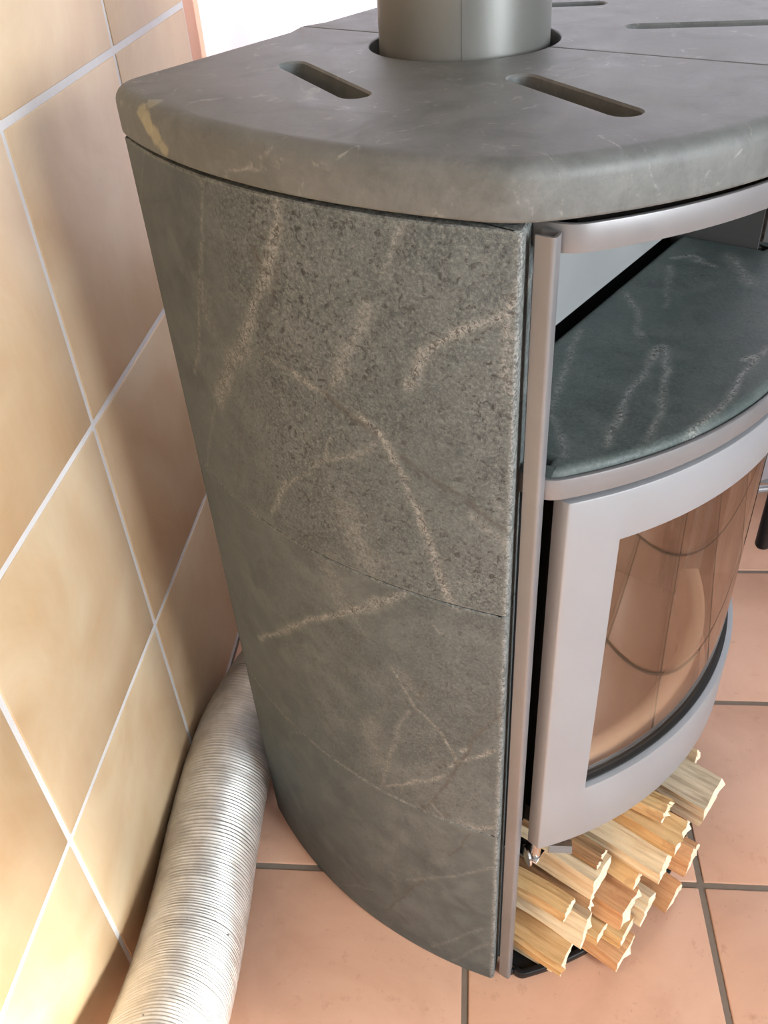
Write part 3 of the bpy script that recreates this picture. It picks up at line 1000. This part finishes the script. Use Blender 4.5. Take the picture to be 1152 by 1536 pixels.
def door_frame_mesh():
    th = [-TD_ + (TD_ - TW_) * i / 8 for i in range(8)] + [-TW_ + 2 * TW_ * i / 50 for i in range(51)] + [TW_ + (TD_ - TW_) * i / 8 for i in range(1, 9)]
    zs = [ZD0, ZW0, ZW1, ZD1]
    bm = bmesh.new()
    vo = {}

    def V(i, k, b):
        key = (i, k, b)
        if key not in vo:
            R = R_DOOR - (0.020 if b else 0)
            if b and i in (0, len(th) - 1):      # the edge is folded straight back
                vo[key] = bm.verts.new((FU + R_DOOR * math.cos(th[i]) - 0.0150, -R_DOOR * math.sin(th[i]) * 0.992, zs[k]))
            else:
                vo[key] = bm.verts.new((FU + R * math.cos(th[i]), -R * math.sin(th[i]), zs[k]))
        return vo[key]
    cells = set()
    for i in range(len(th) - 1):
        for k in range(3):
            mid = (th[i] + th[i + 1]) / 2
            if k == 1 and abs(mid) < TW_: continue
            cells.add((i, k))
    for (i, k) in cells:
        for b in (0, 1):
            bm.faces.new((V(i, k, b), V(i + 1, k, b), V(i + 1, k + 1, b), V(i, k + 1, b)))
        for (di, dk, e) in ((-1, 0, ((i, k), (i, k + 1))), (1, 0, ((i + 1, k), (i + 1, k + 1))), (0, -1, ((i, k), (i + 1, k))), (0, 1, ((i, k + 1), (i + 1, k + 1)))):
            if (i + di, k + dk) not in cells:
                (a, b2) = e
                bm.faces.new((V(*a, 0), V(*b2, 0), V(*b2, 1), V(*a, 1)))
    bmesh.ops.recalc_face_normals(bm, faces=bm.faces)
    sharp = [e for e in bm.edges if len(e.link_faces) == 2 and e.calc_face_angle() > 0.8]
    bmesh.ops.bevel(bm, geom=sharp, offset=0.0014, segments=2, affect='EDGES', profile=0.5)
    me = bpy.data.meshes.new('door')
    bm.to_mesh(me); bm.free()
    return me


door = link_mesh('door', door_frame_mesh(), M_DOOR, stove, 30)
door['label'] = 'curved light grey steel door with a large window'
tg = TW_ + 0.03
gp = [(FU + 0.3705 * math.cos(t), -0.3705 * math.sin(t)) for t in [tg * (1 - 2 * i / 64) for i in range(65)]]
link_mesh('window_glass', prism(strip_outline(gp, 0.004), ZW0 - 0.010, ZW1 + 0.010), M_GLASS, door, 30)
gk = [(FU + 0.3755 * math.cos(t), -0.3755 * math.sin(t)) for t in [(TW_ - .004) * (1 - 2 * i / 64) for i in range(65)]]
link_mesh('gasket', prism(strip_outline(gk, 0.005), ZW0 + 0.0005, ZW0 + 0.0035), M_DARK, door, 30)
# handle: upright black bar on two steel arms on the far side of the door
hu, hv = 0.3020, -0.2880
hd = Vector((hu - FU, hv)).normalized()
link_mesh('handle', tube_mesh([(hu, -hv, 0.371), (hu, -hv, 0.374), (hu, -hv, 0.378), (hu, -hv, 0.600), (hu, -hv, 0.606)], [0.004, 0.0085, 0.0105, 0.0105, 0.007], 20), M_BLACK, door, 40)
for z in (0.475, 0.57):
    a = Vector((FU, 0)) + hd * (R_DOOR - 0.004)
    link_mesh('handle_arm', tube_mesh([(a.x, -a.y, z), (hu, -hv, z)], 0.005, 12), M_STEEL, door, 40)
# hinge below the near corner of the door
hx, hy = 0.2440, -0.2290
link_mesh('hinge_pin', tube_mesh([(hx, hy, 0.252), (hx, hy, 0.2885)], 0.007, 16), M_CHROME, door, 40)
link_mesh('hinge_nut', tube_mesh([(hx + 0.012, hy + 0.008, 0.268), (hx + 0.034, hy + 0.022, 0.268)], 0.0085, 6), M_CHROME, door, 40)
link_mesh('hinge_washer', tube_mesh([(hx - 0.004, hy - 0.014, 0.262), (hx - 0.0025, hy - 0.012, 0.262)], 0.012, 24), M_CHROME, door, 40)
link_mesh('hinge_plate', box_mesh(0.2145, 0.252, hy - 0.010, hy + 0.010, 0.2480, 0.2515, .0008), M_CHROME, door)

# ------------------------------------------------------------------ flue pipe
pipe = empty('flue_pipe', (CX, CY, 0.996), ROT)
tag(pipe, 'grey enamelled steel flue pipe rising from the round cut in the stove top', 'pipe')
NP = 96
pv, pf = [], []
for k, (r, z) in enumerate(((0.0763, 0.001), (0.0763, 1.50), (0.0743, 1.50), (0.0743, 0.001))):
    for i in range(NP):
        a = 2 * math.pi * i / NP
        pv.append((r * math.cos(a), r * math.sin(a), z))
for k in range(4):
    for i in range(NP):
        j = (i + 1) % NP
        k2 = (k + 1) % 4
        pf.append((k * NP + i, k * NP + j, k2 * NP + j, k2 * NP + i))
link_mesh('pipe_wall', mesh_of(pv, pf), M_PIPE, pipe, 30)
aseam = math.radians(-90 + 32.5)
sx_, sy_ = math.cos(aseam), math.sin(aseam)
tx_, ty_ = -sy_, sx_
sm = [(0.0762 * sx_ + tx_ * a, 0.0762 * sy_ + ty_ * a) for a in (-0.0011, 0.0011)]
sm = [sm[0], sm[1], (sm[1][0] + sx_ * 0.0005, sm[1][1] + sy_ * 0.0005), (sm[0][0] + sx_ * 0.0005, sm[0][1] + sy_ * 0.0005)]
link_mesh('weld_seam', prism(sm, 0.001, 1.50), M_PIPE, pipe)

# ------------------------------------------------------------------ flexible aluminium duct along the wall
HR = 0.0650
ctrl = [(-0.295, -0.22, 0.47), (-0.312, 0.0, 0.35), (-0.324, 0.20, 0.236), (-0.336, 0.34, 0.160), (-0.347, 0.45, 0.105), (-0.360, 0.57, 0.073), (-0.3680, 0.69, HR + .001), (-0.3695, 0.80, HR + .001), (-0.360, 0.90, HR + .001), (-0.315, 1.03, HR + .001), (-0.235, 1.11, HR + .001), (-0.13, 1.16, HR + .001)]


def catmull(P, n):
    P = [Vector(p) for p in P]
    out = []
    for i in range(len(P) - 1):
        p0, p1, p2, p3 = P[max(i - 1, 0)], P[i], P[i + 1], P[min(i + 2, len(P) - 1)]
        for k in range(n):
            t = k / n
            out.append(0.5 * ((2 * p1) + (p2 - p0) * t + (2 * p0 - 5 * p1 + 4 * p2 - p3) * t * t + (3 * p1 - p0 - 3 * p2 + p3) * t ** 3))
    out.append(P[-1])
    return out


cl = catmull(ctrl, 60)
cum = [0.0]
for a, b in zip(cl[:-1], cl[1:]): cum.append(cum[-1] + (b - a).length)
TOT = cum[-1]
cl_np, cum_np = np.array([tuple(p) for p in cl]), np.array(cum)
# ring pitch varies a little: tight folds and short stretched runs
rings_s, s = [], 0.0
while s < TOT - 0.006:
    rings_s.append(s)
    s += 0.0049 * (1 + 0.10 * math.sin(s * 21) + random.uniform(-0.10, 0.10) + (0.35 if random.random() < 0.04 else 0))
hvts, hfcs = [], []
HS = 72
prof = ((0.0, -1.0), (0.22, -0.2), (0.40, 0.8), (0.58, 1.0), (0.76, 0.6), (0.90, -0.6))
ss, rr = [], []
for i, s in enumerate(rings_s[:-1]):
    w = rings_s[i + 1] - s
    amp = 0.0016 * random.uniform(0.75, 1.15)
    for fpos, a in prof:
        ss.append(s + fpos * w); rr.append(HR + amp * a)
ss = np.array(ss); rr = np.array(rr)
cc = np.stack([np.interp(ss, cum_np, cl_np[:, k]) for k in range(3)], 1)
tt = np.gradient(cc, axis=0)
kern = np.ones(25) / 25
for k in range(3): tt[:, k] = np.convolve(np.pad(tt[:, k], 12, mode='edge'), kern, 'valid')
tt /= np.linalg.norm(tt, axis=1)[:, None]
upv = np.array([0, 0, 1.0])
aa = np.cross(tt, upv); aa /= np.linalg.norm(aa, axis=1)[:, None]
bb = np.cross(aa, tt)
ang = np.arange(HS) / HS * 2 * math.pi
lump = 0.0010 * np.sin(3 * ang[None, :] + ss[:, None] * 7) * np.sin(ss[:, None] * 11 + 1) + 0.0006 * np.sin(5 * ang[None, :] - ss[:, None] * 17)
RRm = rr[:, None] + lump
HV = cc[:, None, :] + RRm[:, :, None] * (np.cos(ang)[None, :, None] * aa[:, None, :] + np.sin(ang)[None, :, None] * bb[:, None, :])
HV = HV.reshape(-1, 3)
HV[:, 2] = np.maximum(HV[:, 2], 0.0012)
HV[:, 0] = np.maximum(HV[:, 0], ROOM_X0 + 0.0012)
nr_ = len(ss)
I = np.arange(nr_ - 1)[:, None] * HS
K = np.arange(HS)[None, :]
K2 = (K + 1) % HS
quads = np.stack([(I + K), (I + K2), (I + HS + K2), (I + HS + K)], -1).reshape(-1, 4)
hme = bpy.data.meshes.new('duct_wall')
hme.from_pydata(HV.tolist(), [], quads[:, ::-1].tolist())
hme.update()
M_ALU = new_mat('aluminium_foil_duct', (0.70, 0.68, 0.64), 0.42, 0.75)
g = G(M_ALU)
v = g.coord()
nz = g.noise(v, 30, 5, 0.7)
c = g.mix(g.ramp(nz, [(0.35, 0.0), (0.7, 1.0)]), (0.52, 0.50, 0.47), (0.74, 0.72, 0.68))
dust = g.ramp(g.voro(v, 38, rnd=1.0), [(0.045, 1.0), (0.075, 0.0)])
c = g.mix(g.math('MULTIPLY', dust, g.ramp(g.noise(v, 9, 2), [(0.55, 0.0), (0.6, 0.9)])), c, (0.05, 0.04, 0.035))
g.color(c)
g.rough(g.ramp(nz, [(0.3, 0.38), (0.7, 0.54)]))
duct = empty('flexible_duct', (-0.36, 0.4, 0))
tag(duct, 'ribbed silver aluminium flexible duct lying along the tiled wall', 'duct')
ow = link_mesh('duct_wall', hme, M_ALU, duct, 180)
ow.location = (0.36, -0.4, 0)

# ------------------------------------------------------------------ kindling sticks in the log space
W_PALE = wood_mat('pale_split_spruce', (0.60, 0.44, 0.26), (0.74, 0.58, 0.37), (0.82, 0.68, 0.47), 0.15)
W_GOLD = wood_mat('golden_split_pine', (0.52, 0.30, 0.12), (0.66, 0.42, 0.19), (0.76, 0.54, 0.28), 0.45)
W_ORANGE = wood_mat('orange_resinous_pine', (0.50, 0.24, 0.10), (0.64, 0.35, 0.17), (0.72, 0.44, 0.24), 0.55)
W_GREY = wood_mat('weathered_striped_spruce', (0.36, 0.27, 0.18), (0.60, 0.48, 0.33), (0.74, 0.62, 0.45), 0.1)
W_BARK = wood_mat('bark_brown_pine', (0.16, 0.085, 0.04), (0.34, 0.19, 0.09), (0.55, 0.34, 0.17), 0.8)
W_END = wood_mat('fresh_cut_end', (0.80, 0.68, 0.46), (0.88, 0.78, 0.58), (0.93, 0.86, 0.70), 0.05)

SHAPES = {
    'plank': [(-1, -.9), (.95, -1), (1, .85), (-.92, 1)],
    'wedge': [(-1, -1), (1, -.9), (.75, .35), (-.2, 1), (-.9, .5)],
    'diamond': [(0, -1), (1, -.15), (.25, 1), (-.95, .3)],
    'round': [(-.9, -.7), (-.2, -1), (.8, -.8), (1, 0), (.7, .8), (0, 1), (-.8, .7), (-1, 0)],
    'tri': [(-1, -.9), (1, -1), (.1, 1)],
}


def stick(u, v, z, w, hgt, shape, mat, label, yaw=0.0, roll=0.0, pitch=0.0, length=0.24, slant=0.0):
    """one split stick: its front end at (u, v, z) in the stove frame, lying back into the log space"""
    r = random.Random(int(u * 1e4) * 31 + int(v * 1e4) * 17 + int(z * 1e4))
    base = SHAPES[shape]
    sec = []
    for q, (a, b) in enumerate(base):
        a2, b2 = base[(q + 1) % len(base)]
        for f in (0.0, 0.22, 0.45, 0.7, 0.88):
            k_ = 1.0 if f == 0 else 1 + r.uniform(-0.10, 0.05)      # ridges where the wood split along its grain
            sec.append(((a + (a2 - a) * f) * k_ * w / 2, (b + (b2 - b) * f) * k_ * hgt / 2))
    ca, sa = math.cos(roll), math.sin(roll)
    sec = [(a * ca - b * sa, a * sa + b * ca) for a, b in sec]
    n = len(sec)
    NS = 14
    verts, faces = [], []
    ph = r.uniform(0, 6)
    drift = [0.0] * n
    jag = [r.uniform(-1, 1) for _ in range(n)]
    for k in range(NS + 1):
        x = -length * k / NS
        bow = 0.0014 * math.sin(k * 0.7 + ph)
        for i, (a, b) in enumerate(sec):
            drift[i] = 0.8 * drift[i] + r.uniform(-0.022, 0.022)
            s_ = 1 + drift[i] + 0.03 * math.sin(k * 0.5 + ph + i * 0.3)
            xx = x
            if k == 0: xx = x - slant * a + 0.0011 * jag[i] + (0.004 * jag[i] if jag[i] > 0.93 else 0) - abs(b) * 0.08
            verts.append((xx, a * s_ + bow, b * s_ + bow * 0.5))
    for k in range(NS):
        for i in range(n):
            j = (i + 1) % n
            faces.append((k * n + i, k * n + j, (k + 1) * n + j, (k + 1) * n + i))
    # the broken front end: a rough dished face
    i1 = len(verts)
    mx, my = sum(q[0] for q in sec) / n, sum(q[1] for q in sec) / n
    for i, (a, b) in enumerate(sec):
        verts.append((-slant * a * 0.5 + r.uniform(-0.0022, 0.0012), mx + (a - mx) * 0.5, my + (b - my) * 0.5))
    cidx = len(verts)
    verts.append((-0.0015, mx, my))
    for i in range(n):
        j = (i + 1) % n
        faces.append((i, j, i1 + j)); faces.append((i, i1 + j, i1 + i))
        faces.append((i1 + i, i1 + j, cidx))
    faces.append(tuple(NS * n + i for i in range(n)))
    me = mesh_of(verts, faces)
    me.materials.append(mat); me.materials.append(W_END)
    for p in me.polygons:
        if len(p.vertices) == 3 or len(p.vertices) == n and p.center.x < -length * 0.98: p.material_index = 1
    ob = bpy.data.objects.new('kindling_stick', me)
    # stove frame -> world
    ly = -v
    wx = CX + u * math.cos(ROT) - ly * math.sin(ROT)
    wy = CY + u * math.sin(ROT) + ly * math.cos(ROT)
    ob.location = (wx, wy, z)
    ob.rotation_euler = (0, pitch, ROT + yaw)
    COL.objects.link(ob)
    tag(ob, label, 'stick', 'kindling under the stove door')
    return ob


stick(.296, .212, .047, .056, .026, 'plank', W_GOLD, 'golden knotty kindling slab lowest left, nearest the corner strip', yaw=.03, slant=.1)
stick(.284, .220, .018, .024, .020, 'wedge', W_PALE, 'thin pale sliver under the knotty slab by the corner strip', yaw=.02)
stick(.309, .199, .098, .050, .046, 'diamond', W_PALE, 'thick pale squared kindling stick above the knotty slab', yaw=.02, roll=.25, slant=.15)
stick(.287, .206, .139, .032, .022, 'wedge', W_GOLD, 'splintered golden stick beside the hinge', yaw=.03)
stick(.302, .178, .131, .020, .024, 'tri', W_BARK, 'narrow brown bark-edged stick right of the hinge')
stick(.305, .163, .165, .048, .040, 'plank', W_PALE, 'broad pale kindling plank with a straight cut end', roll=-.08)
stick(.300, .158, .199, .028, .022, 'wedge', W_BARK, 'short dark knotty stick on top of the pale plank', roll=.3)
stick(.322, .176, .070, .032, .020, 'plank', W_GOLD, 'golden stick behind the thick pale squared stick', roll=.08)
stick(.341, .144, .100, .050, .034, 'plank', W_ORANGE, 'orange stick with a dark knot on its top', roll=-.10)
stick(.345, .148, .050, .038, .026, 'plank', W_GOLD, 'golden stick under the orange knotted stick', yaw=.02)
stick(.352, .161, .025, .050, .020, 'plank', W_ORANGE, 'lowest orange stick lying just above the floor tiles', yaw=-.03)
stick(.338, .121, .137, .034, .034, 'diamond', W_GOLD, 'long smooth golden stick next to the pale plank', roll=.4)
stick(.355, .104, .062, .046, .040, 'wedge', W_PALE, 'chunky pale stick with a ragged end low in the middle', roll=-.1)
stick(.364, .1125, .179, .044, .042, 'round', W_PALE, 'rough rounded pale stick with torn fibres in the middle', roll=.2)
stick(.346, .086, .131, .026, .028, 'plank', W_GOLD, 'golden stick hidden under the rough rounded stick')
stick(.369, .091, .213, .038, .030, 'plank', W_GOLD, 'smooth golden stick right of the rough rounded stick', roll=.12)
stick(.344, .087, .243, .030, .026, 'round', W_GOLD, 'short topmost stick with a white broken end')
stick(.363, .032, .181, .046, .030, 'plank', W_ORANGE, 'flat orange stick between the broken end and the striped one')
stick(.380, .026, .219, .058, .036, 'plank', W_GREY, 'broad grey-striped stick reaching furthest out', yaw=-.02)
stick(.380, .042, .118, .042, .046, 'wedge', W_ORANGE, 'reddish stick under the striped one')
stick(.374, .054, .042, .050, .054, 'tri', W_ORANGE, 'reddish wedge with small knots at the lower right', yaw=-.04, roll=.1)
stick(.342, -.017, .232, .022, .034, 'tri', W_PALE, 'thin white splinter at the far end of the pile', yaw=-.06, roll=.3)
stick(.300, .100, .024, .044, .032, 'plank', W_GOLD, 'golden stick at the bottom of the pile below the chunky pale one')
stick(.315, .058, .153, .030, .022, 'plank', W_GOLD, 'golden stick set back between the rough rounded and flat orange sticks')
for q, (zz, nm) in enumerate(((.026, 'lowest'), (.072, 'second lowest'), (.121, 'second highest'), (.170, 'highest'))):
    stick(.328 + .003 * q, -.015, zz, .042, .036, 'plank', (W_GOLD, W_PALE)[q % 2], nm + ' stick of the shaded column under the white splinter')
